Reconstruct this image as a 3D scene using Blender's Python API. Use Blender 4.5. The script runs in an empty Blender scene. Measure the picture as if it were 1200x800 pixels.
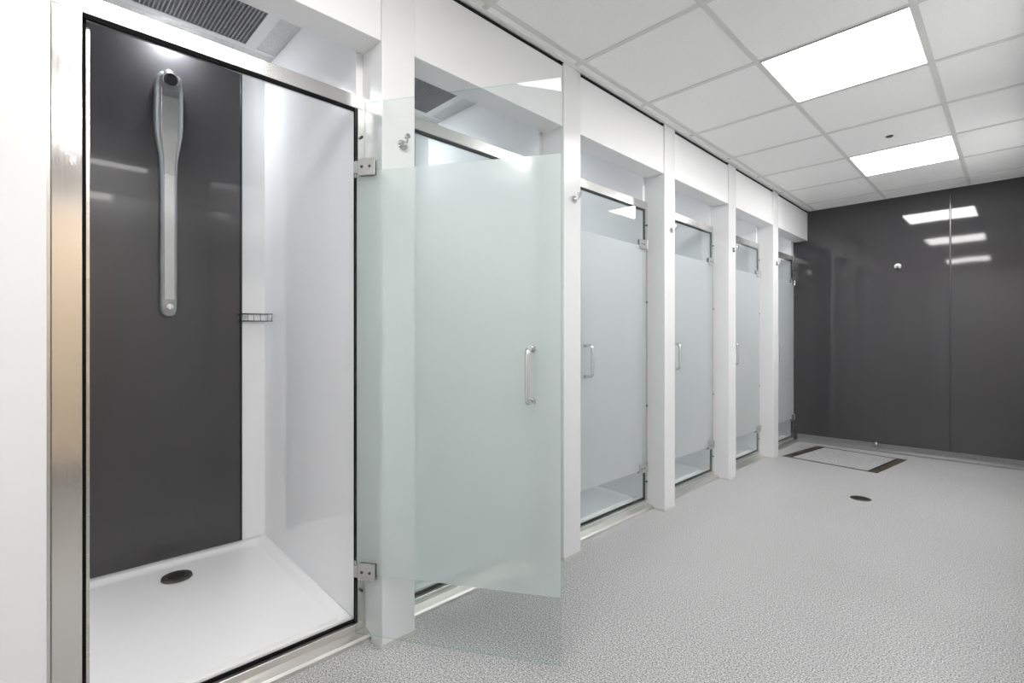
import bpy, bmesh, math, random
from mathutils import Vector, Matrix
random.seed(4)
SC = bpy.context.scene
C = SC.collection

# ---------------------------------------------------------------- camera
cam_d = bpy.data.cameras.new('camera')
cam = bpy.data.objects.new('camera', cam_d); C.objects.link(cam)
cam.location = (0, 0, 1.069)
cam.rotation_euler = (math.radians(90), 0, math.radians(45))
cam_d.sensor_width = 36
cam_d.lens = 584.7 / 1200 * 36
cam_d.shift_x = -8.6 / 1200
cam_d.shift_y = -1.7 / 1200
cam_d.clip_start = 0.01
SC.camera = cam
# ---------------------------------------------------------------- world, exposure
w = bpy.data.worlds.new('world'); SC.world = w; w.use_nodes = True
w.node_tree.nodes['Background'].inputs[0].default_value = (0.9, 0.95, 1, 1)
w.node_tree.nodes['Background'].inputs[1].default_value = 0.3
SC.view_settings.view_transform = 'Standard'
SC.view_settings.look = 'None'
SC.view_settings.gamma = 1
SC.view_settings.use_curve_mapping = False
SC.view_settings.exposure = 0.12
SC.cycles.max_bounces = 14
SC.cycles.transparent_max_bounces = 32
SC.cycles.transmission_bounces = 12
SC.cycles.glossy_bounces = 8
SC.cycles.diffuse_bounces = 10
PANEL_POWER = 19.0      # ceiling panel emission
DOWN_POWER = 900.0     # cubicle downlight emission

# ---------------------------------------------------------------- materials
def new_mat(name):
    m = bpy.data.materials.new(name); m.use_nodes = True
    nt = m.node_tree; b = nt.nodes['Principled BSDF']
    return m, nt, b
def pmat(name, col, rough=0.5, metal=0.0, spec=0.5, noise=None, bump=0, coat=0, bscale=8):
    m, nt, b = new_mat(name)
    b.inputs['Base Color'].default_value = (*col, 1)
    b.inputs['Roughness'].default_value = rough
    b.inputs['Metallic'].default_value = metal
    b.inputs['Specular IOR Level'].default_value = spec
    b.inputs['Coat Weight'].default_value = coat
    b.inputs['Coat Roughness'].default_value = 0.04
    tc = nt.nodes.new('ShaderNodeTexCoord')
    if noise:
        sc, amt = noise
        n = nt.nodes.new('ShaderNodeTexNoise'); n.inputs['Scale'].default_value = sc
        n.inputs['Detail'].default_value = 5
        nt.links.new(tc.outputs['Object'], n.inputs['Vector'])
        r = nt.nodes.new('ShaderNodeValToRGB')
        r.color_ramp.elements[0].position = .3; r.color_ramp.elements[1].position = .7
        r.color_ramp.elements[0].color = (*[c * (1 - amt) for c in col], 1)
        r.color_ramp.elements[1].color = (*[min(1, c * (1 + amt)) for c in col], 1)
        nt.links.new(n.outputs['Fac'], r.inputs['Fac']); nt.links.new(r.outputs['Color'], b.inputs['Base Color'])
    if bump:
        n2 = nt.nodes.new('ShaderNodeTexNoise'); n2.inputs['Scale'].default_value = bscale
        n2.inputs['Detail'].default_value = 1
        nt.links.new(tc.outputs['Object'], n2.inputs['Vector'])
        bp = nt.nodes.new('ShaderNodeBump'); bp.inputs['Strength'].default_value = 1
        bp.inputs['Distance'].default_value = bump
        nt.links.new(n2.outputs['Fac'], bp.inputs['Height']); nt.links.new(bp.outputs['Normal'], b.inputs['Normal'])
        nt.links.new(bp.outputs['Normal'], b.inputs['Coat Normal'])
    return m
def brushed(name, col, rough, stretch=(2, 2, 160), amt=0.1):
    m, nt, b = new_mat(name)
    b.inputs['Metallic'].default_value = 1
    b.inputs['Base Color'].default_value = (*col, 1)
    tc = nt.nodes.new('ShaderNodeTexCoord'); mp = nt.nodes.new('ShaderNodeMapping')
    mp.inputs['Scale'].default_value = stretch
    n = nt.nodes.new('ShaderNodeTexNoise'); n.inputs['Scale'].default_value = 3; n.inputs['Detail'].default_value = 6
    nt.links.new(tc.outputs['Object'], mp.inputs['Vector']); nt.links.new(mp.outputs['Vector'], n.inputs['Vector'])
    mr = nt.nodes.new('ShaderNodeMapRange')
    mr.inputs['To Min'].default_value = rough - amt; mr.inputs['To Max'].default_value = rough + amt
    nt.links.new(n.outputs['Fac'], mr.inputs['Value']); nt.links.new(mr.outputs['Result'], b.inputs['Roughness'])
    return m
def emis(name, col, s):
    m, nt, b = new_mat(name)
    b.inputs['Base Color'].default_value = (.8, .8, .8, 1)
    b.inputs['Emission Color'].default_value = (*col, 1)
    b.inputs['Emission Strength'].default_value = s
    return m

def stretch_bump(m, sc):
    nt = m.node_tree
    for n in nt.nodes:
        if n.type == 'TEX_NOISE':
            src = n.inputs['Vector'].links[0].from_socket
            mp = nt.nodes.new('ShaderNodeMapping'); mp.inputs['Scale'].default_value = sc
            nt.links.new(src, mp.inputs['Vector']); nt.links.new(mp.outputs['Vector'], n.inputs['Vector'])
M_white = pmat('white_wall_panel', (0.79, 0.79, 0.795), rough=0.22, spec=0.5, bump=0.0006, bscale=3)
M_inner = pmat('white_shower_panel', (0.90, 0.905, 0.915), rough=0.07, spec=0.5)
M_fascia = pmat('white_fascia', (0.83, 0.83, 0.83), rough=0.3)
M_tray = pmat('white_tray', (0.91, 0.91, 0.915), rough=0.25)
M_dark = pmat('charcoal_panel', (0.052, 0.050, 0.053), rough=0.05, spec=0.5, bump=0.002, bscale=1.6)
stretch_bump(M_dark, (2.2, 1, .55))
M_dark_sat = pmat('charcoal_shower_panel', (0.050, 0.048, 0.051), rough=0.27, spec=0.55, coat=0.25)
M_steel = brushed('brushed_stainless', (0.70, 0.69, 0.675), 0.24)
M_steel_h = brushed('brushed_stainless_header', (0.72, 0.715, 0.70), 0.24, (160, 2, 2))
M_jamb = brushed('polished_jamb', (0.72, 0.71, 0.69), 0.13, (60, 60, 2), .04)
M_sill = brushed('sill_metal', (0.76, 0.74, 0.71), 0.38, (30, 2, 30))
M_chrome = pmat('chrome', (0.75, 0.75, 0.75), rough=0.12, metal=1)
M_hinge = pmat('satin_chrome', (0.62, 0.62, 0.61), rough=0.25, metal=.9)
M_tower = pmat('satin_grey_metal', (0.36, 0.365, 0.365), rough=0.33, metal=0.75)
M_tower_face = pmat('satin_grey_metal_face', (0.42, 0.425, 0.42), rough=0.26, metal=0.85)
M_rubber = pmat('black_rubber', (0.005, 0.005, 0.005), rough=0.8, spec=.15)
M_joint = pmat('dark_joint_metal', (0.10, 0.10, 0.105), rough=0.2, metal=.6)
M_wire = pmat('wire_chrome', (0.28, 0.28, 0.28), rough=0.2, metal=1)
M_black = pmat('black_plastic', (0.012, 0.012, 0.012), rough=0.35)
M_tile = pmat('ceiling_tile', (0.87, 0.87, 0.86), rough=0.85, noise=(220, 0.035))
M_tile_sp = pmat('ceiling_tile_flecked', (0.70, 0.70, 0.69), rough=0.9, noise=(90, 0.10))
M_tee = pmat('ceiling_tee', (0.66, 0.66, 0.65), rough=0.5)
M_trimw = pmat('white_trim', (0.82, 0.82, 0.81), rough=0.4)
M_grille = pmat('grille_grey', (0.30, 0.30, 0.305), rough=0.45)
M_void = pmat('dark_void', (0.01, 0.01, 0.01), rough=0.9)
M_drain = pmat('drain_steel', (0.10, 0.095, 0.09), rough=0.4, metal=0.6, noise=(30, .4))
M_hatch = pmat('worn_bronze_trim', (0.085, 0.066, 0.045), rough=0.45, metal=0.3, noise=(28, 0.9))
M_hatchl = pmat('dark_hatch_seam', (0.03, 0.025, 0.02), rough=0.6, noise=(60, 0.4))
M_beige = pmat('beige_door', (0.86, 0.71, 0.53), rough=0.45)
M_hall = pmat('hall_wall', (0.45, 0.42, 0.40), rough=0.7)
M_cove = pmat('grey_vinyl_skirting', (0.17, 0.17, 0.175), rough=0.42, noise=(120, .2))
M_foot = pmat('pillar_foot_trim', (0.60, 0.59, 0.57), rough=0.4)
M_light = emis('light_diffuser', (1.0, 0.985, 0.97), PANEL_POWER)
M_light_boost = emis('light_diffuser_boosted', (1.0, 0.985, 0.98), PANEL_POWER * 1.35)  # same kind of panel, extra emission added to brighten the far end
M_down = emis('downlight_lens', (0.93, 0.96, 1.0), DOWN_POWER)

# speckled safety vinyl
M_floor, nt, b = new_mat('speckled_vinyl')
tc = nt.nodes.new('ShaderNodeTexCoord')
v = nt.nodes.new('ShaderNodeTexNoise'); v.inputs['Scale'].default_value = 200; v.inputs['Detail'].default_value = 3
v.inputs['Roughness'].default_value = 0.75
nt.links.new(tc.outputs['Object'], v.inputs['Vector'])
r = nt.nodes.new('ShaderNodeValToRGB'); cr = r.color_ramp
cr.elements[0].position = .38; cr.elements[0].color = (.07, .07, .073, 1)
cr.elements[1].position = .62; cr.elements[1].color = (.90, .90, .90, 1)
e = cr.elements.new(.46); e.color = (.38, .378, .38, 1)
e = cr.elements.new(.53); e.color = (.56, .558, .56, 1)
nt.links.new(v.outputs['Fac'], r.inputs['Fac'])
n2 = nt.nodes.new('ShaderNodeTexNoise'); n2.inputs['Scale'].default_value = 1.7; n2.inputs['Detail'].default_value = 4
nt.links.new(tc.outputs['Object'], n2.inputs['Vector'])
mr = nt.nodes.new('ShaderNodeMapRange'); mr.inputs['To Min'].default_value = .78; mr.inputs['To Max'].default_value = .94
nt.links.new(n2.outputs['Fac'], mr.inputs['Value'])
mx = nt.nodes.new('ShaderNodeVectorMath'); mx.operation = 'SCALE'
nt.links.new(r.outputs['Color'], mx.inputs[0]); nt.links.new(mr.outputs['Result'], mx.inputs['Scale'])
nt.links.new(mx.outputs['Vector'], b.inputs['Base Color'])
b.inputs['Roughness'].default_value = 0.36
b.inputs['Specular IOR Level'].default_value = 0.4
bp = nt.nodes.new('ShaderNodeBump'); bp.inputs['Distance'].default_value = .0001; bp.inputs['Strength'].default_value = .5
nt.links.new(v.outputs['Fac'], bp.inputs['Height']); nt.links.new(bp.outputs['Normal'], b.inputs['Normal'])

# scuffed jamb (the nearest jamb carries a white scuff)
def thin_fresnel(nt, ior):
    # same reflectance from both faces of a thin pane
    g = nt.nodes.new('ShaderNodeNewGeometry')
    mr = nt.nodes.new('ShaderNodeMapRange')
    mr.inputs['To Min'].default_value = ior; mr.inputs['To Max'].default_value = 1 / ior
    nt.links.new(g.outputs['Backfacing'], mr.inputs['Value'])
    f = nt.nodes.new('ShaderNodeFresnel'); nt.links.new(mr.outputs['Result'], f.inputs['IOR'])
    return f
def glass_mat(name='clear_glass', tint=(0.965, 0.982, 0.978, 1)):
    m = bpy.data.materials.new(name); m.use_nodes = True; nt = m.node_tree
    nt.nodes.clear(); o = nt.nodes.new('ShaderNodeOutputMaterial')
    t = nt.nodes.new('ShaderNodeBsdfTransparent'); t.inputs[0].default_value = tint
    g = nt.nodes.new('ShaderNodeBsdfGlossy'); g.inputs['Roughness'].default_value = 0.0
    f = thin_fresnel(nt, 1.4)
    x = nt.nodes.new('ShaderNodeMixShader')
    nt.links.new(f.outputs[0], x.inputs[0]); nt.links.new(t.outputs[0], x.inputs[1]); nt.links.new(g.outputs[0], x.inputs[2])
    nt.links.new(x.outputs[0], o.inputs[0]); return m
def frost_mat():
    m = bpy.data.materials.new('frosted_film'); m.use_nodes = True; nt = m.node_tree
    nt.nodes.clear(); o = nt.nodes.new('ShaderNodeOutputMaterial')
    rf = nt.nodes.new('ShaderNodeBsdfRefraction'); rf.inputs[0].default_value = (0.985, 1, 0.995, 1)
    rf.inputs['Roughness'].default_value = 0.34; rf.inputs['IOR'].default_value = 1.16
    tl = nt.nodes.new('ShaderNodeBsdfTranslucent'); tl.inputs[0].default_value = (0.975, .998, 0.993, 1)
    df = nt.nodes.new('ShaderNodeBsdfDiffuse'); df.inputs[0].default_value = (0.94, 0.965, 0.96, 1)
    gl = nt.nodes.new('ShaderNodeBsdfGlossy'); gl.inputs['Roughness'].default_value = 0.22
    a = nt.nodes.new('ShaderNodeMixShader'); a.inputs[0].default_value = 0.5
    nt.links.new(tl.outputs[0], a.inputs[1]); nt.links.new(df.outputs[0], a.inputs[2])
    c = nt.nodes.new('ShaderNodeMixShader'); c.inputs[0].default_value = 0.42
    nt.links.new(rf.outputs[0], c.inputs[1]); nt.links.new(a.outputs[0], c.inputs[2])
    f = thin_fresnel(nt, 1.25)
    x = nt.nodes.new('ShaderNodeMixShader')
    nt.links.new(f.outputs[0], x.inputs[0]); nt.links.new(c.outputs[0], x.inputs[1]); nt.links.new(gl.outputs[0], x.inputs[2])
    nt.links.new(x.outputs[0], o.inputs[0]); return m
M_glass = glass_mat(); M_frost = frost_mat()
M_gedge = glass_mat('glass_edge', (.80, .93, .90, 1))

# ---------------------------------------------------------------- mesh helpers
def link(name, bm, mats, parent=None, smooth=False):
    me = bpy.data.meshes.new(name); bm.to_mesh(me); bm.free()
    for m in (mats if isinstance(mats, (list, tuple)) else [mats]): me.materials.append(m)
    if smooth:
        for p in me.polygons: p.use_smooth = True
    o = bpy.data.objects.new(name, me); C.objects.link(o)
    if parent: o.parent = parent
    return o
def box(bm, x0, x1, y0, y1, z0, z1, bev=0, seg=1):
    t = bmesh.new()
    bmesh.ops.create_cube(t, size=1)
    for vv in t.verts:
        vv.co = Vector(((x0 + x1) / 2 + vv.co.x * (x1 - x0), (y0 + y1) / 2 + vv.co.y * (y1 - y0), (z0 + z1) / 2 + vv.co.z * (z1 - z0)))
    if bev: bmesh.ops.bevel(t, geom=t.edges[:], offset=bev, segments=seg, affect='EDGES', profile=.5)
    merge(bm, t)
def merge(bm, t, M=None):
    if M is not None: t.transform(M)
    me = bpy.data.meshes.new('tmp'); t.to_mesh(me); t.free(); bm.from_mesh(me); bpy.data.meshes.remove(me)
def Box(name, x0, x1, y0, y1, z0, z1, mat, parent=None, bev=0, seg=1):
    bm = bmesh.new(); box(bm, x0, x1, y0, y1, z0, z1, bev, seg); return link(name, bm, mat, parent)
def cyl(bm, p0, p1, r0, r1=None, n=16):
    p0, p1 = Vector(p0), Vector(p1); d = p1 - p0
    t = bmesh.new(); bmesh.ops.create_cone(t, cap_ends=True, segments=n, radius1=r0, radius2=r0 if r1 is None else r1, depth=d.length)
    merge(bm, t, Matrix.Translation((p0 + p1) / 2) @ d.to_track_quat('Z', 'Y').to_matrix().to_4x4())
def tube(bm, pts, r, n=8, closed=False):
    pts = [Vector(p) for p in pts]; rings = []; N = len(pts); up = None
    for i, p in enumerate(pts):
        a = pts[(i - 1) % N] if (closed or i > 0) else p; c = pts[(i + 1) % N] if (closed or i < N - 1) else p
        d = (c - a).normalized()
        if up is None: up = Vector((0, 0, 1)) if abs(d.z) < .9 else Vector((1, 0, 0))
        s = d.cross(up).normalized(); u = s.cross(d).normalized(); up = u
        rings.append([bm.verts.new(p + (s * math.cos(2 * math.pi * k / n) + u * math.sin(2 * math.pi * k / n)) * r) for k in range(n)])
    for i in range(N if closed else N - 1):
        A, B = rings[i], rings[(i + 1) % N]
        for k in range(n): bm.faces.new((A[k], A[(k + 1) % n], B[(k + 1) % n], B[k]))
    if not closed: bm.faces.new(rings[0][::-1]); bm.faces.new(rings[-1])
def prism(bm, poly, axis, a, b):
    # poly: 2D points in the two other axes (in x,y,z order), extruded along axis
    def mk(p, t):
        q = list(p); q.insert(axis, t); return bm.verts.new(q)
    A = [mk(p, a) for p in poly]; B = [mk(p, b) for p in poly]; n = len(poly)
    bm.faces.new(A); bm.faces.new(B[::-1])
    for i in range(n): bm.faces.new((A[i], B[i], B[(i + 1) % n], A[(i + 1) % n]))
    bmesh.ops.recalc_face_normals(bm, faces=bm.faces[:])
def thing(name, label, cat, loc=(0, 0, 0), group=None, rotz=0):
    o = bpy.data.objects.new(name, None); C.objects.link(o); o.location = loc; o.rotation_euler = (0, 0, rotz)
    o.empty_display_size = .05
    o['label'] = label; o['category'] = cat
    if group: o['group'] = group
    return o
def tag(o, label, cat, group=None):
    o['label'] = label; o['category'] = cat
    if group: o['group'] = group
    return o
def struct(o): o['kind'] = 'structure'; return o
def clone(root, loc, label, group=None, keep=lambda c: True):
    r_ = root.copy(); C.objects.link(r_); r_.location = loc; r_['label'] = label
    if group: r_['group'] = group
    for ch in list(root.children):
        c_ = ch.copy(); C.objects.link(c_); c_.parent = r_
        for g in list(ch.children):
            d_ = g.copy(); C.objects.link(d_); d_.parent = c_
    return r_

# ---------------------------------------------------------------- dimensions
PX = -1.559          # front of pillars
DX = -1.68           # plane of door frames
BX = -2.66           # back of cubicles
RX = 0.052           # right wall
NY = -0.46           # near wall
YB = 5.842           # back wall
ZC = 2.416           # ceiling
P = 0.977            # cubicle pitch
R = [0.042 + P * k for k in range(6)]            # left edge of each opening
L = [0.887 + P * k for k in range(5)] + [5.775]  # right edge of each opening
ORD = ['nearest', 'second', 'third', 'fourth', 'fifth', 'farthest']

# ---------------------------------------------------------------- structure
bm = bmesh.new(); box(bm, BX - .1, 1.6, -1.2, YB + .1, -.1, 0)
floor = struct(link('floor', bm, M_floor))
wl = struct(Box('wall_left', BX - .08, BX, NY - .1, YB + .1, 0, 2.6, M_inner))
wb = struct(Box('wall_back', BX - .08, RX + .15, YB + .012, YB + .1, 0, 2.6, M_void))
wn = struct(Box('wall_near', BX, RX, NY - .1, NY, 0, 2.6, M_white))
bm = bmesh.new(); box(bm, RX, RX + .15, .55, YB + .1, 0, 2.6); 
wr = struct(link('wall_right', bm, M_white))
# hallway behind the camera, with a beige door, seen mirrored in the steel
bm = bmesh.new(); box(bm, 1.5, 1.6, -1.2, 1.6, 0, 2.6); box(bm, RX, 1.5, -1.3, -1.2, 0, 2.6); box(bm, RX + .15, 1.5, 1.5, 1.6, 0, 2.6)
box(bm, RX - .05, RX, -1.3, NY - .1, 0, 2.6)
hall = struct(link('wall_hall', bm, M_hall))
bm = bmesh.new(); box(bm, RX + .012, 1.6, -1.3, .55, ZC + .004, ZC + .06); box(bm, RX + .15, 1.6, .55, 1.6, ZC + .004, ZC + .06)
struct(link('ceiling_hall', bm, M_tile))
d1 = struct(bpy.data.objects.new('door_1', None)); C.objects.link(d1); d1.location = (1.5, .22, 0)
Box('door_leaf', -.045, -.005, -.5, .5, .21, 2.02, M_beige, d1, .002)
Box('kick_plate', -.048, -.005, -.5, .5, .005, .21, M_steel, d1, .001)
Box('door_frame', -.02, 0, -.56, .56, 0, 2.08, M_trimw, d1)
bm = bmesh.new(); tube(bm, [(-.045, .4, 1.0), (-.1, .4, 1.0), (-.1, .28, 1.0)], .01); link('door_handle', bm, M_chrome, d1)

# back wall panels (glossy charcoal) with a bright joint strip
for i, (a, c) in enumerate(((-1.70, -.4325), (-.4215, RX))):
    Box('wall_panel', a, c, YB, YB + .012, .0, ZC + .02, M_dark, wb, .0015)
Box('joint_strip', -.4315, -.4225, YB - .003, YB + .01, .06, ZC, M_joint, wb, .001)
# coved skirting along back wall and right wall
def cove(name, pts_fn, a, b, axis):
    bm = bmesh.new(); prof = [(0, 0.075), (-.004, .075), (-.005, .04)]
    for k in range(7):
        t = k / 6 * math.pi / 2; prof.append((-.005 - .035 * (1 - math.cos(t)), .037 * (1 - math.sin(t)) + .001))
    prof.append((0, .0005)); prism(bm, [pts_fn(p) for p in prof], axis, a, b); return bm
o = struct(link('baseboard_back', cove('c', lambda p: (YB + p[0], p[1]), -1.66, RX, 0), M_cove, None))
Box('capping_strip', -1.66, RX, YB - .006, YB + .0, .0735, .0765, M_cove, o)
struct(link('baseboard_right', cove('c', lambda p: (RX + p[0] * .35, p[1]), .56, YB - .045, 1), M_cove, None))

# ---------------------------------------------------------------- ceiling
ceil = struct(Box('ceiling', BX - .1, RX + .15, NY - .1, YB + .1, ZC + .02, ZC + .08, M_void))
TX, TY = -1.4977, 1.3333
xs = [-1.553, TX, TX + .6, TX + 1.2, RX + .01]
ys = [NY] + [TY + .6 * k for k in range(-2, 8)] + [YB]
lights = {(1, 2.533), (1, 4.333), (1, .733)}
for i in range(4):
    for j in range(len(ys) - 1):
        x0, x1, y0, y1 = xs[i], xs[i + 1], ys[j], ys[j + 1]
        if i == 2 and any(abs(y0 - TY - q) < .02 for q in (-1.2, 1.2, 3.0)): continue
        z = ZC + .004 + random.uniform(-.0006, .0006)
        Box('ceiling_tile', x0 + .002, x1 - .002, y0 + .002, y1 - .002, z, ZC + .018, M_tile, ceil)
for x in xs[1:4]:
    Box('ceiling_tee', x - .012, x + .012, NY, YB, ZC, ZC + .0045, M_tee, ceil)
for y in ys[1:-1]:
    for i in range(4):
        a = xs[i] + (.012 if i else 0); c = xs[i + 1] - (.012 if i < 3 else 0)
        Box('ceiling_tee', a, c, y - .012, y + .012, ZC + .0002, ZC + .0045, M_tee, ceil)
Box('wall_angle', PX - .001, PX + .022, NY, YB, ZC - .0015, ZC + .004, M_trimw, ceil)
Box('wall_angle', PX, RX, YB - .018, YB, ZC - .001, ZC + .004, M_trimw, ceil)
Box('wall_angle', RX - .018, RX, NY, YB - .018, ZC - .001, ZC + .004, M_trimw, ceil)
# ceiling inside the cubicles
def cub_ceiling(k, y0, y1):
    zc = ZC + .004
    Box('ceiling_tile', BX, -2.51, y0, y1, zc, ZC + .018, M_tile_sp, ceil)
    Box('ceiling_tile', -2.51, -1.885, y0, y0 + .045, zc, ZC + .018, M_tile_sp, ceil)
    Box('ceiling_tile', -2.51, -1.885, y0 + .705, y1, zc, ZC + .018, M_tile_sp, ceil)
    Box('ceiling_tile', -1.885, PX, y0, y1, zc, ZC + .018, M_tile_sp, ceil)
    for a in (-2.51, -1.885): Box('ceiling_tee', a - .012, a + .012, y0, y1, ZC, ZC + .0045, M_trimw, ceil)
    for yy in (y0 + .052, y0 + .7): Box('ceiling_tee', -2.5, -1.9, yy - .012, yy + .012, ZC, ZC + .0045, M_trimw, ceil)

# lights
def panel_light(y, label, m=None):
    t = thing('ceiling_light', label, 'light', ((TX + .6 + TX + 1.2) / 2, y + .3, ZC), 'square light panels in the tiled ceiling')
    Box('diffuser', -.284, .284, -.284, .284, .0015, .008, m or M_light, t)
    bm = bmesh.new()
    for a in ((-.298, -.284, -.298, .298), (.284, .298, -.298, .298), (-.284, .284, -.298, -.284), (-.284, .284, .284, .298)):
        box(bm, *a, .0002, .014)
    link('frame', bm, M_trimw, t)
    return t
panel_light(TY - 1.2, 'square ceiling light panel nearest the camera, just above the frame')
panel_light(TY + 1.2, 'larger-looking bright square ceiling light panel, nearer one in view')
panel_light(TY + 3.0, 'smaller-looking bright square ceiling light panel nearest the charcoal wall', M_light_boost)
# hall lamp
t = thing('hall_light', 'square ceiling light in the entrance lobby beside the camera, out of view', 'light', (.602, .433, ZC + .004))
Box('diffuser', -.28, .28, -.28, .28, -.012, -.004, M_light, t); Box('frame', -.3, .3, -.3, .3, -.006, .01, M_trimw, t)

def disc(name, label, cat, x, y, r, h, mat, ring=None):
    t = thing(name, label, cat, (x, y, ZC + .004))
    bm = bmesh.new(); cyl(bm, (0, 0, 0), (0, 0, -h), r, r * .9, 28); link('body', bm, M_trimw, t)
    bm = bmesh.new(); cyl(bm, (0, 0, -h), (0, 0, -h - .006), r * .62, r * .5, 24); link('sensor', bm, mat, t)
disc('smoke_detector', 'small round ceiling sensor with dark centre between the two light panels', 'sensor', -.60, 4.05, .036, .008, M_drain)
disc('ceiling_sprinkler', 'tiny white round cap in a ceiling tile right of the farther light panel', 'sprinkler', -.246, 4.44, .022, .006, M_tile)

# ---------------------------------------------------------------- cubicle walls
for k in range(-1, 6):
    y0 = NY if k == -1 else L[k] - .025 if k < 5 else L[5] - .005
    y1 = (R[0] + .018) if k == -1 else (R[k + 1] + .018 if k < 5 else YB)
    struct(Box('wall_partition', BX, -1.70, y0, y1, 0, ZC + .004, M_inner))
for k in range(6):
    y0 = R[k] + .018; y1 = L[k] - .025 if k < 5 else L[5] - .005
    Box('charcoal_panel', BX, BX + .006, R[k] + .14, R[k] + .708, .1, ZC, M_dark_sat, wl, .001)
    Box('panel_edge_strip', BX, BX + .009, R[k] + .708, R[k] + .716, .1, ZC, M_black, wl, .001)
    Box('panel_edge_strip', BX, BX + .009, R[k] + .132, R[k] + .14, .1, ZC, M_black, wl, .001)
    cub_ceiling(k, y0, y1)

PL = ['wide white wall panel at the left edge of the view, left of the nearest shower',
      'white pillar behind the open glass door, just right of the nearest shower',
      'white pillar at the free edge of the open glass door, between second and third showers',
      'white pillar between the third and fourth showers',
      'white pillar between the fourth and fifth showers, second from the charcoal wall',
      'white pillar nearest the charcoal wall, left of the farthest shower']
edges = [(NY, R[0])] + [(L[k], R[k + 1]) for k in range(5)]
hook0 = None
HL = ['robe hook on the pillar seen through the open glass door',
      'robe hook on the pillar between the second and third showers',
      'robe hook on the pillar between the third and fourth showers',
      'robe hook on the pillar between the fourth and fifth showers',
      'robe hook on the pillar nearest the charcoal wall']
for i, (a, c) in enumerate(edges):
    t = thing('pillar' if i else 'wall_pier', PL[i], 'pillar', (PX, c, 0), 'white pillars between the showers' if i else None)
    w_ = c - a
    Box('pillar_body', -.141, 0, -w_, 0, .0, ZC - .001, M_white, t, .0025, 2)
    bm = bmesh.new()
    prism(bm, [(-.07, -w_ - .005), (.006, -w_ - .005), (.006, .005), (-.07, .005), (-.07, 0.0005), (.0005, .0005), (.0005, -w_ - .0005), (-.07, -w_ - .0005)], 2, 0.0, .014)
    link('foot_trim', bm, M_foot, t)
    if i:
        hx = thing('robe_hook', HL[i - 1], 'hook', (PX, (a + c) / 2 + .012, 1.765), 'chrome robe hooks on the white pillars')
        bm = bmesh.new(); cyl(bm, (0, 0, 0), (.006, 0, 0), .019, .018, 24); link('back_plate', bm, M_chrome, hx, False)
        bm = bmesh.new(); tube(bm, [(.004, 0, 0), (.024, 0, 0), (.032, 0, .004), (.035, 0, .014), (.035, 0, .022)], .0045, 10); link('peg', bm, M_chrome, hx, True)
        bm = bmesh.new(); cyl(bm, (.028, 0, .022), (.042, 0, .022), .009, .009, 14); link('peg_button', bm, M_chrome, hx)

for k in range(6):
    y0 = R[k]; y1 = L[k] if k < 5 else YB
    t = thing('bulkhead', 'white boxed fascia above the %s shower door' % ORD[k], 'fascia', (-1.565, y0, 2.108), 'white fascias above the showers')
    Box('face_board', -.125, 0, .001, y1 - y0 - .001, 0, ZC - 2.108 - .016, M_fascia, t, .002, 2)
    Box('shadow_gap', -.10, -.002, .001, y1 - y0 - .001, ZC - 2.108 - .016, ZC - 2.108 - .0015, M_void, t)

# ---------------------------------------------------------------- shower trays, vents, towers, baskets, downlights
def make_tray():
    t = thing('shower_tray', 'white low shower tray in the nearest shower', 'shower tray', (BX, R[0] + .018, 0), 'white shower trays')
    W, D = .802, .93; zt, zi = .102, .086
    bm = bmesh.new()
    def ring(x0, x1, y0, y1, z, r=.03, n=5):
        out = []
        for cx_, cy_, a0 in ((x1 - r, y1 - r, 0), (x0 + r, y1 - r, 90), (x0 + r, y0 + r, 180), (x1 - r, y0 + r, 270)):
            for q in range(n): 
                a = math.radians(a0 + 90 * q / (n - 1)); out.append(bm.verts.new((cx_ + r * math.cos(a), cy_ + r * math.sin(a), z)))
        return out
    rings = [ring(.001, D, .001, W - .001, 0, .004), ring(.001, D, .001, W - .001, zt - .022, .004), ring(.001, D, .001, W - .001, zt - .012, .004),
             ring(.003, D - .003, .003, W - .003, zt - .008 if False else zt, .006), ring(.036, D - .010, .036, W - .036, zt, .006),
             ring(.042, D - .011, .042, W - .042, zt - .004, .02), ring(.052, D - .012, .052, W - .052, zi + .003, .03), ring(.075, D - .014, .075, W - .075, zi, .03)]
    for rg in rings[2:5]:
        for vv in rg:
            if vv.co.x > D - .02: vv.co.z = zi
    for rg in rings[1:]:
        for vv in rg: vv.co.z -= .034 * max(0, vv.co.x) / D - .002
    for A, B in zip(rings, rings[1:]):
        n = len(A)
        for q in range(n): bm.faces.new((A[q], A[(q + 1) % n], B[(q + 1) % n], B[q]))
    bm.faces.new(rings[-1]); bmesh.ops.recalc_face_normals(bm, faces=bm.faces[:])
    o = link('basin', bm, M_tray, t, True)
    md = o.modifiers.new('ws', 'WEIGHTED_NORMAL')
    bm = bmesh.new(); cyl(bm, (.185, .40, zi - .004), (.185, .40, zi + .004), .056, .053, 32); dr = link('drain_cover', bm, M_drain, t)
    bm = bmesh.new(); cyl(bm, (.185, .40, zi + .004), (.185, .40, zi + .0065), .032, .030, 28); link('drain_cap', bm, M_black, dr)
    return t
tray = make_tray()
for k in range(1, 6): clone(tray, (BX, R[k] + .018, 0), 'white low shower tray in the %s shower' % ORD[k])

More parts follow.
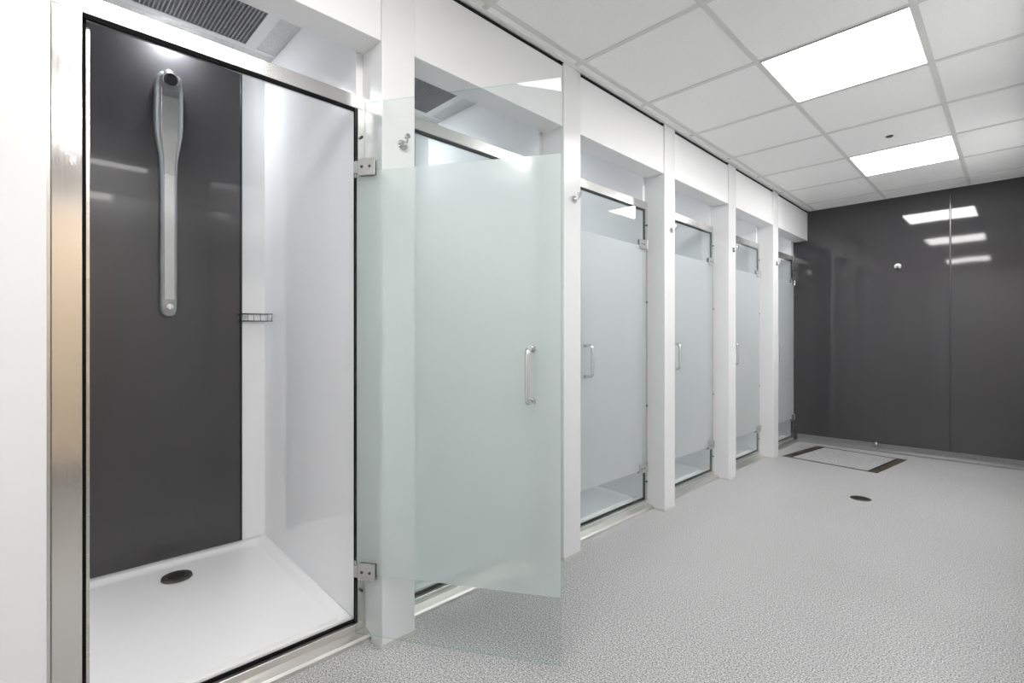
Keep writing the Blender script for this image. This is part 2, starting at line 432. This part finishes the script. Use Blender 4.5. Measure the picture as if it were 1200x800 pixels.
def make_vent():
    t = thing('ceiling_vent', 'grey egg-crate ceiling vent above the nearest shower', 'vent', (-2.197, R[0] + .018 + .376, ZC), 'egg-crate vents in the shower ceilings')
    bm = bmesh.new(); s, q = .312, .288
    for a in ((-s, -q, -s, s), (q, s, -s, s), (-q, q, -s, -q), (-q, q, q, s)): box(bm, *a, -.003, .006)
    link('frame', bm, M_trimw, t)
    bm = bmesh.new(); N = 40
    for i in range(N + 1):
        a = -q + 2 * q * i / N
        box(bm, a - .0016, a + .0016, -q, q, 0, .009); box(bm, -q, q, a - .0022, a + .0022, -.001, .009)
    o = link('grille', bm, M_grille, t); o['kind'] = 'stuff'
    Box('backing', -q, q, -q, q, .014, .017, M_grille, t)
    return t
vent = make_vent()
for k in range(1, 6): clone(vent, (-2.197, R[k] + .394, ZC), 'grey egg-crate ceiling vent above the %s shower' % ORD[k])

def make_down():
    t = thing('downlight', 'small round recessed downlight near the back wall of the nearest shower', 'light', (-2.615, R[0] + .418, ZC), 'small downlights in the shower ceilings')
    bm = bmesh.new(); cyl(bm, (0, 0, .006), (0, 0, -.002), .032, .032, 28); link('bezel', bm, M_trimw, t)
    bm = bmesh.new(); cyl(bm, (0, 0, -.0018), (0, 0, -.004), .024, .024, 28); link('lens', bm, M_down, t)
    return t
down = make_down()
for k in range(1, 6): clone(down, (-2.615, R[k] + .418, ZC), 'small round recessed downlight near the back wall of the %s shower' % ORD[k])

def make_tower():
    t = thing('shower_column', 'tall satin grey paddle-shaped shower column on the charcoal panel', 'shower', (BX + .006, R[0] + .418, 1.17), 'grey shower columns')
    H = 1.075
    zz = [0, .006, .018, .036, .06, .12, .62, .68, .71, .74, .77, .80, .84, .90, .95, 1.0, 1.03, 1.05, 1.064, 1.072, 1.075]
    def half(z):
        if z < .036: return .031 * math.sqrt(max(0, 1 - ((.036 - z) / .036) ** 2)) * .999 + .002
        if z < .64: return .0325
        if z < .84: q = (z - .64) / .2; q = q * q * (3 - 2 * q); return .0325 + .021 * q
        if z < 1.0: return .0535
        q = (z - 1.0) / .0755; return max(.004, .0535 * math.sqrt(max(0, 1 - q * q)))
    def depth(z):
        if z < .64: return .034
        q = min(1, (z - .64) / .3); return .034 + .022 * q
    bm = bmesh.new(); rings = []
    for z in zz:
        h, d = half(z), depth(z)
        if z < .02: d *= .6 + .4 * z / .02
        if z > 1.05: d *= 1 - .45 * (z - 1.05) / .025
        prof = [(0, -h), (d * .5, -h), (d * .8, -h * .93), (d * .95, -h * .78), (d, -h * .6), (d, h * .6), (d * .95, h * .78), (d * .8, h * .93), (d * .5, h), (0, h)]
        rings.append([bm.verts.new((p[0], p[1], z)) for p in prof])
    for A, B in zip(rings, rings[1:]):
        for q in range(len(A)): bm.faces.new((A[q], A[(q + 1) % len(A)], B[(q + 1) % len(A)], B[q]))
    bm.faces.new(rings[0]); bm.faces.new(rings[-1]); bmesh.ops.recalc_face_normals(bm, faces=bm.faces[:])
    o = link('housing', bm, M_tower, t, True)
    bm = bmesh.new(); rows = []
    for z in [.075, .12, .62, .68, .71, .74, .77, .80, .84, .90, .95, .985]:
        h = half(z) * .62; rows.append([bm.verts.new((depth(z) - .001, -h, z)), bm.verts.new((depth(z) + .0025, -h * .92, z)), bm.verts.new((depth(z) + .0025, h * .92, z)), bm.verts.new((depth(z) - .001, h, z))])
    for A, B in zip(rows, rows[1:]):
        for q in range(3): bm.faces.new((A[q], A[q + 1], B[q + 1], B[q]))
    bm.faces.new(rows[0]); bm.faces.new(rows[-1]); bmesh.ops.recalc_face_normals(bm, faces=bm.faces[:])
    link('face_plate', bm, M_tower_face, t)
    bm = bmesh.new(); ax = Vector((.80, 0, -.60)).normalized(); p = Vector((.048, 0, 1.035))
    cyl(bm, p - ax * .02, p + ax * .022, .031, .029, 28); hd = link('shower_head', bm, M_chrome, t)
    bm = bmesh.new(); cyl(bm, p + ax * .022, p + ax * .030, .0265, .020, 28); link('spray_plate', bm, M_black, hd)
    bm = bmesh.new(); cyl(bm, (.03, 0, .045), (.043, 0, .045), .014, .012, 20); bt = link('push_button', bm, M_chrome, t)
    bm = bmesh.new(); box(bm, .043, .047, -.006, .006, .032, .058, .002); link('button_bar', bm, M_chrome, bt)
    return t
tower = make_tower()
for k in range(1, 6): clone(tower, (BX + .006, R[k] + .418, 1.17), 'grey shower column behind the frosted door of the %s shower' % ORD[k])

def make_basket():
    t = thing('soap_basket', 'chrome wire corner soap basket on the wall of the nearest shower', 'basket', (BX, R[0] + .82, 1.16), 'wire soap baskets')
    A, B = .125, .128     # reach along y (back wall) and x (side wall)
    def arc(s=1.0, z=0, n=12):
        pts = [(.010, -A * s, z)]
        for q in range(n + 1):
            a = q / n * math.pi / 2; pts.append((.012 + (B * s - .012) * math.sin(a) ** .9, -.008 - (A * s - .008) * math.cos(a) ** .9, z))
        return pts
    bm = bmesh.new()
    for z, s in ((.034, 1), (0.0, .97)):
        pts = arc(s, z) + [(.012, -.008, z)]; tube(bm, pts, .0024, 6, True)
    link('rim', bm, M_wire, t, True)
    for q in (0, 3, 5, 7, 9, 11, 12):
        p = arc(1, .034)[q + 1]; p2 = arc(.97, 0)[q + 1]
        bm = bmesh.new(); tube(bm, [p, p2], .0013, 5); link('upright_wire', bm, M_wire, t, True)
    for q in (2, 4, 6, 8):
        bm = bmesh.new()
        y = -.008 - (A - .012) * q / 9; xr = .012 + (B - .012) * math.sqrt(max(0, 1 - (q / 9) ** 2)) * .97
        tube(bm, [(.006, y, 0), (xr, y, 0)], .0015, 5); link('base_wire', bm, M_wire, t, True)
    bm = bmesh.new(); cyl(bm, (.009, -.09, .02), (0, -.09, .02), .008, .008, 12); link('wall_fixing', bm, M_chrome, t)
    bm = bmesh.new(); cyl(bm, (.10, -.006, .02), (.10, 0, .02), .008, .008, 12); link('wall_fixing', bm, M_chrome, t)
    return t
basket = make_basket()
for k in range(1, 6): clone(basket, (BX, R[k] + .82, 1.16), 'wire soap basket behind the frosted door of the %s shower' % ORD[k])

# ---------------------------------------------------------------- door frames
def make_frame(k):
    y0 = R[k]; W = .845
    t = thing('door_surround', 'stainless steel frame around the opening of the %s shower' % ORD[k], 'door frame', (DX, y0, 0), 'stainless shower door frames')
    Box('header', -.045, 0, .0005, W - .0005, 1.902, 1.950, M_steel_h, t, .0015)
    Box('jamb', -.02, 0, .0118, .069, .05, 1.902, M_jamb, t, .001)
    Box('jamb_channel', -.02, .003, .0005, .0105, .0, 1.902, M_steel, t, .001)
    Box('jamb', -.02, 0, W - .028, W - .0005, .05, 1.902, M_steel, t, .001)
    # sill: upper strip and lower threshold
    Box('sill', -.045, .004, .0005, W - .0005, .028, .052, M_sill, t, .0015)
    bm = bmesh.new(); prism(bm, [(-.02, 0), (.046, 0), (.046, .012), (.040, .020), (.006, .028), (-.02, .028)], 1, .0005, W - .0005)
    link('threshold', bm, M_sill, t)
    Box('rubber_seal', -.026, -.020, .069, .078, .052, 1.902, M_rubber, t)
    Box('rubber_seal', -.009, -.004, W - .040, W - .029, .052, 1.902, M_rubber, t)
    Box('rubber_seal', -.014, -.004, .069, W - .028, 1.892, 1.902, M_rubber, t)
    Box('rubber_seal', -.020, -.012, .069, W - .028, .052, .062, M_rubber, t)
    Box('edge_bead', -.045, -.036, .079, .086, .063, 1.884, M_steel, t)
    for z in (1.80, 1.31, .651, .167):
        bm = bmesh.new(); cyl(bm, (-.005, W - .017, z), (.010, W - .017, z), .006, .0045, 12); link('screw_cap', bm, M_black, t)
    return t
fr = make_frame(0)
def scuff(src):
    m = src.copy(); m.name = 'scuffed_jamb'; nt = m.node_tree; b = nt.nodes['Principled BSDF']; out = nt.nodes['Material Output']
    tc = nt.nodes.new('ShaderNodeTexCoord'); acc = None
    for cy_, cz, ry, rz in ((.040, 1.553, .014, .030), (.052, 1.522, .010, .018), (.035, 1.60, .004, .02)):
        mp = nt.nodes.new('ShaderNodeMapping'); mp.inputs['Location'].default_value = (0, -cy_ / ry, -cz / rz); mp.inputs['Scale'].default_value = (0, 1 / ry, 1 / rz)
        nt.links.new(tc.outputs['Object'], mp.inputs['Vector'])
        ln = nt.nodes.new('ShaderNodeVectorMath'); ln.operation = 'LENGTH'; nt.links.new(mp.outputs['Vector'], ln.inputs[0])
        if acc is None: acc = ln.outputs['Value']
        else:
            mn = nt.nodes.new('ShaderNodeMath'); mn.operation = 'MINIMUM'; nt.links.new(acc, mn.inputs[0]); nt.links.new(ln.outputs['Value'], mn.inputs[1]); acc = mn.outputs[0]
    n = nt.nodes.new('ShaderNodeTexNoise'); n.inputs['Scale'].default_value = 160; n.inputs['Detail'].default_value = 4
    nt.links.new(tc.outputs['Object'], n.inputs['Vector'])
    sm = nt.nodes.new('ShaderNodeMath'); sm.operation = 'MULTIPLY_ADD'; sm.inputs[1].default_value = -.5; nt.links.new(acc, sm.inputs[0]); nt.links.new(n.outputs['Fac'], sm.inputs[2])
    gt = nt.nodes.new('ShaderNodeMath'); gt.operation = 'GREATER_THAN'; gt.inputs[1].default_value = .16; nt.links.new(sm.outputs[0], gt.inputs[0])
    d = nt.nodes.new('ShaderNodeBsdfDiffuse'); d.inputs[0].default_value = (.85, .85, .87, 1)
    x = nt.nodes.new('ShaderNodeMixShader'); nt.links.new(gt.outputs[0], x.inputs[0]); nt.links.new(b.outputs[0], x.inputs[1]); nt.links.new(d.outputs[0], x.inputs[2])
    nt.links.new(x.outputs[0], out.inputs[0]); return m
for k in range(1, 6): clone(fr, (DX, R[k], 0), 'stainless steel frame around the opening of the %s shower' % ORD[k])
for ch in fr.children:
    if ch.name == 'jamb':
        ch.data = ch.data.copy(); ch.data.materials[0] = scuff(M_jamb)
# filler post at the charcoal wall
o = tag(Box('filler_post', -1.70, DX, R[5] + .8455, YB - .001, 0, 1.95, M_steel, None, .001), 'narrow steel filler post between farthest shower and charcoal wall', 'post')

# ---------------------------------------------------------------- glass doors (local: hinge axis at origin, leaf runs to -y, outer face +x)
def make_door():
    t = thing('shower_door', 'frameless glass door with frosted band swung open from the nearest shower', 'door', (DX + .03, R[0] + .801, 0), 'frameless glass shower doors')
    Wd = .728; z0, z1 = .045, 1.893; f0, f1 = .255, 1.658; g = .004
    bm = bmesh.new(); box(bm, -g, g, -Wd, -.003, z0, z1)
    for f in bm.faces:
        if abs(f.normal.x) < .5: f.material_index = 1
    pane = link('glass_pane', bm, [M_glass, M_gedge], t)
    Box('frosted_film', g + .0002, g + .0012, -Wd + .0015, -.0045, f0, f1, M_frost, pane)
    for s in (-1, 1):
        bm = bmesh.new(); x = s * g; r_ = .028
        pts = [(x, -.632, .872)]
        for q in range(5):
            a = q / 4 * math.pi / 2; pts.append((x + s * (.052 - .02 + .02 * math.sin(a)), -.632, .872 + .02 - .02 * math.cos(a)))
        for q in range(5):
            a = q / 4 * math.pi / 2; pts.append((x + s * (.032 + .02 * math.cos(a)), -.632, 1.04 - .02 + .02 * math.sin(a)))
        pts.append((x, -.632, 1.04)); tube(bm, pts, .0085, 14); h = link('handle', bm, M_chrome, t, True)
        bm = bmesh.new()
        for z in (.872, 1.04): cyl(bm, (x, -.632, z), (x + s * .004, -.632, z), .0125, .012, 18)
        link('handle_rose', bm, M_chrome, h)
    for zc in (1.668, .266):
        bm = bmesh.new()
        box(bm, g, g + .009, -.082, -.018, zc - .029, zc + .029, .001); box(bm, -g - .009, -g, -.082, -.018, zc - .029, zc + .029, .001)
        box(bm, g, g + .009, -.018, -.002, zc - .020, zc + .020, .001); box(bm, -g - .009, -g, -.018, -.002, zc - .02, zc + .02)
        hh = link('hinge', bm, M_hinge, t)
        bm = bmesh.new(); cyl(bm, (.012, .002, zc - .029), (.012, .002, zc + .029), .006, .006, 14); link('hinge_pin', bm, M_chrome, hh)
        for y in (-.034, -.064):
            for s in (1, -1):
                bm = bmesh.new(); cyl(bm, (s * (g + .008), y, zc), (s * (g + .0102), y, zc), .0055, .005, 14); link('screw', bm, M_drain, hh)
    for ch in t.children:
        for q in [ch] + list(ch.children): q.data.transform(Matrix.Translation((-.018, 0, 0)))
    return t
door = make_door()
DN = {1: 'closed frosted glass door of the second shower, seen behind the open door',
      2: 'closed frosted glass door of the third shower, just right of the open door',
      3: 'closed frosted glass door of the fourth shower, between two white pillars',
      4: 'closed frosted glass door of the fifth shower, second from the charcoal wall',
      5: 'closed frosted glass door of the farthest shower, beside the charcoal wall'}
DL = DN
for k in range(1, 6): clone(door, (DX + .03, R[k] + .801, 0), DL[k])
door.rotation_euler = (0, 0, math.radians(121.0))

# ---------------------------------------------------------------- small things
t = thing('wall_sensor', 'small white round sensor fixed on the upper charcoal wall', 'sensor', (-.803, YB, 1.763))
bm = bmesh.new(); cyl(bm, (0, 0, 0), (0, -.014, 0), .028, .024, 24); link('base', bm, M_white, t)
bm = bmesh.new(); cyl(bm, (0, -.010, -.008), (0, -.026, -.028), .015, .012, 20); o = link('nozzle', bm, M_chrome, t)
bm = bmesh.new(); cyl(bm, (0, -.026, -.028), (0, -.027, -.0295), .009, .009, 16); link('nozzle_opening', bm, M_black, o)
t = thing('floor_tap', 'small chrome tap low on the charcoal wall above the floor hatch', 'tap', (-.962, YB - .006, .085))
bm = bmesh.new(); cyl(bm, (0, .005, 0), (0, -.05, 0), .010, .010, 16); link('body', bm, M_chrome, t)
bm = bmesh.new(); cyl(bm, (0, -.04, 0), (0, -.052, -.022), .012, .009, 16); link('spout', bm, M_chrome, t)
bm = bmesh.new(); box(bm, .006, .034, -.034, -.024, .006, .018, .002); link('lever', bm, M_black, t)

# floor hatch, very slightly skewed to the room
t = thing('floor_hatch', 'square floor hatch with worn bronze edging in front of the charcoal wall', 'hatch', (-1.118, 5.275, 0), None, math.radians(-8))
a, c = .372, .365
bm = bmesh.new(); box(bm, -a, -a + .055, -c, c, .0, .003); link('trim_bar', bm, M_hatch, t)
bm = bmesh.new(); box(bm, a - .055, a, -c, c, .0, .003); link('trim_bar', bm, M_hatch, t)
for s in (-1, 1):
    bm = bmesh.new(); box(bm, -a + .055, a - .055, s * c - (.024 if s > 0 else 0), s * c + (.022 if s < 0 else 0), 0, .0025); link('side_strip', bm, M_hatchl, t)
for s in (-1, 1):
    bm = bmesh.new(); box(bm, s * (a - .066) - .009, s * (a - .066) + .009, -c + .011, c - .011, 0, .003); link('seam', bm, M_hatchl, t)
Box('cover_plate', -a + .076, a - .076, -c + .011, c - .011, .0, .0015, M_floor, t)
t = thing('floor_drain', 'small round dark floor drain in the open grey floor', 'drain', (-.752, 4.01, 0))
bm = bmesh.new(); cyl(bm, (0, 0, 0), (0, 0, .002), .062, .060, 32); link('rim', bm, M_drain, t)
bm = bmesh.new(); cyl(bm, (0, 0, .002), (0, 0, .0032), .046, .044, 32); link('grate', bm, M_black, t)
bm = bmesh.new()
for q in range(-3, 4):
    y = q * .012; h = math.sqrt(max(0, .043 ** 2 - y * y)); box(bm, -h, h, y - .002, y + .002, .0032, .0042)
link('grate_bars', bm, M_drain, t)
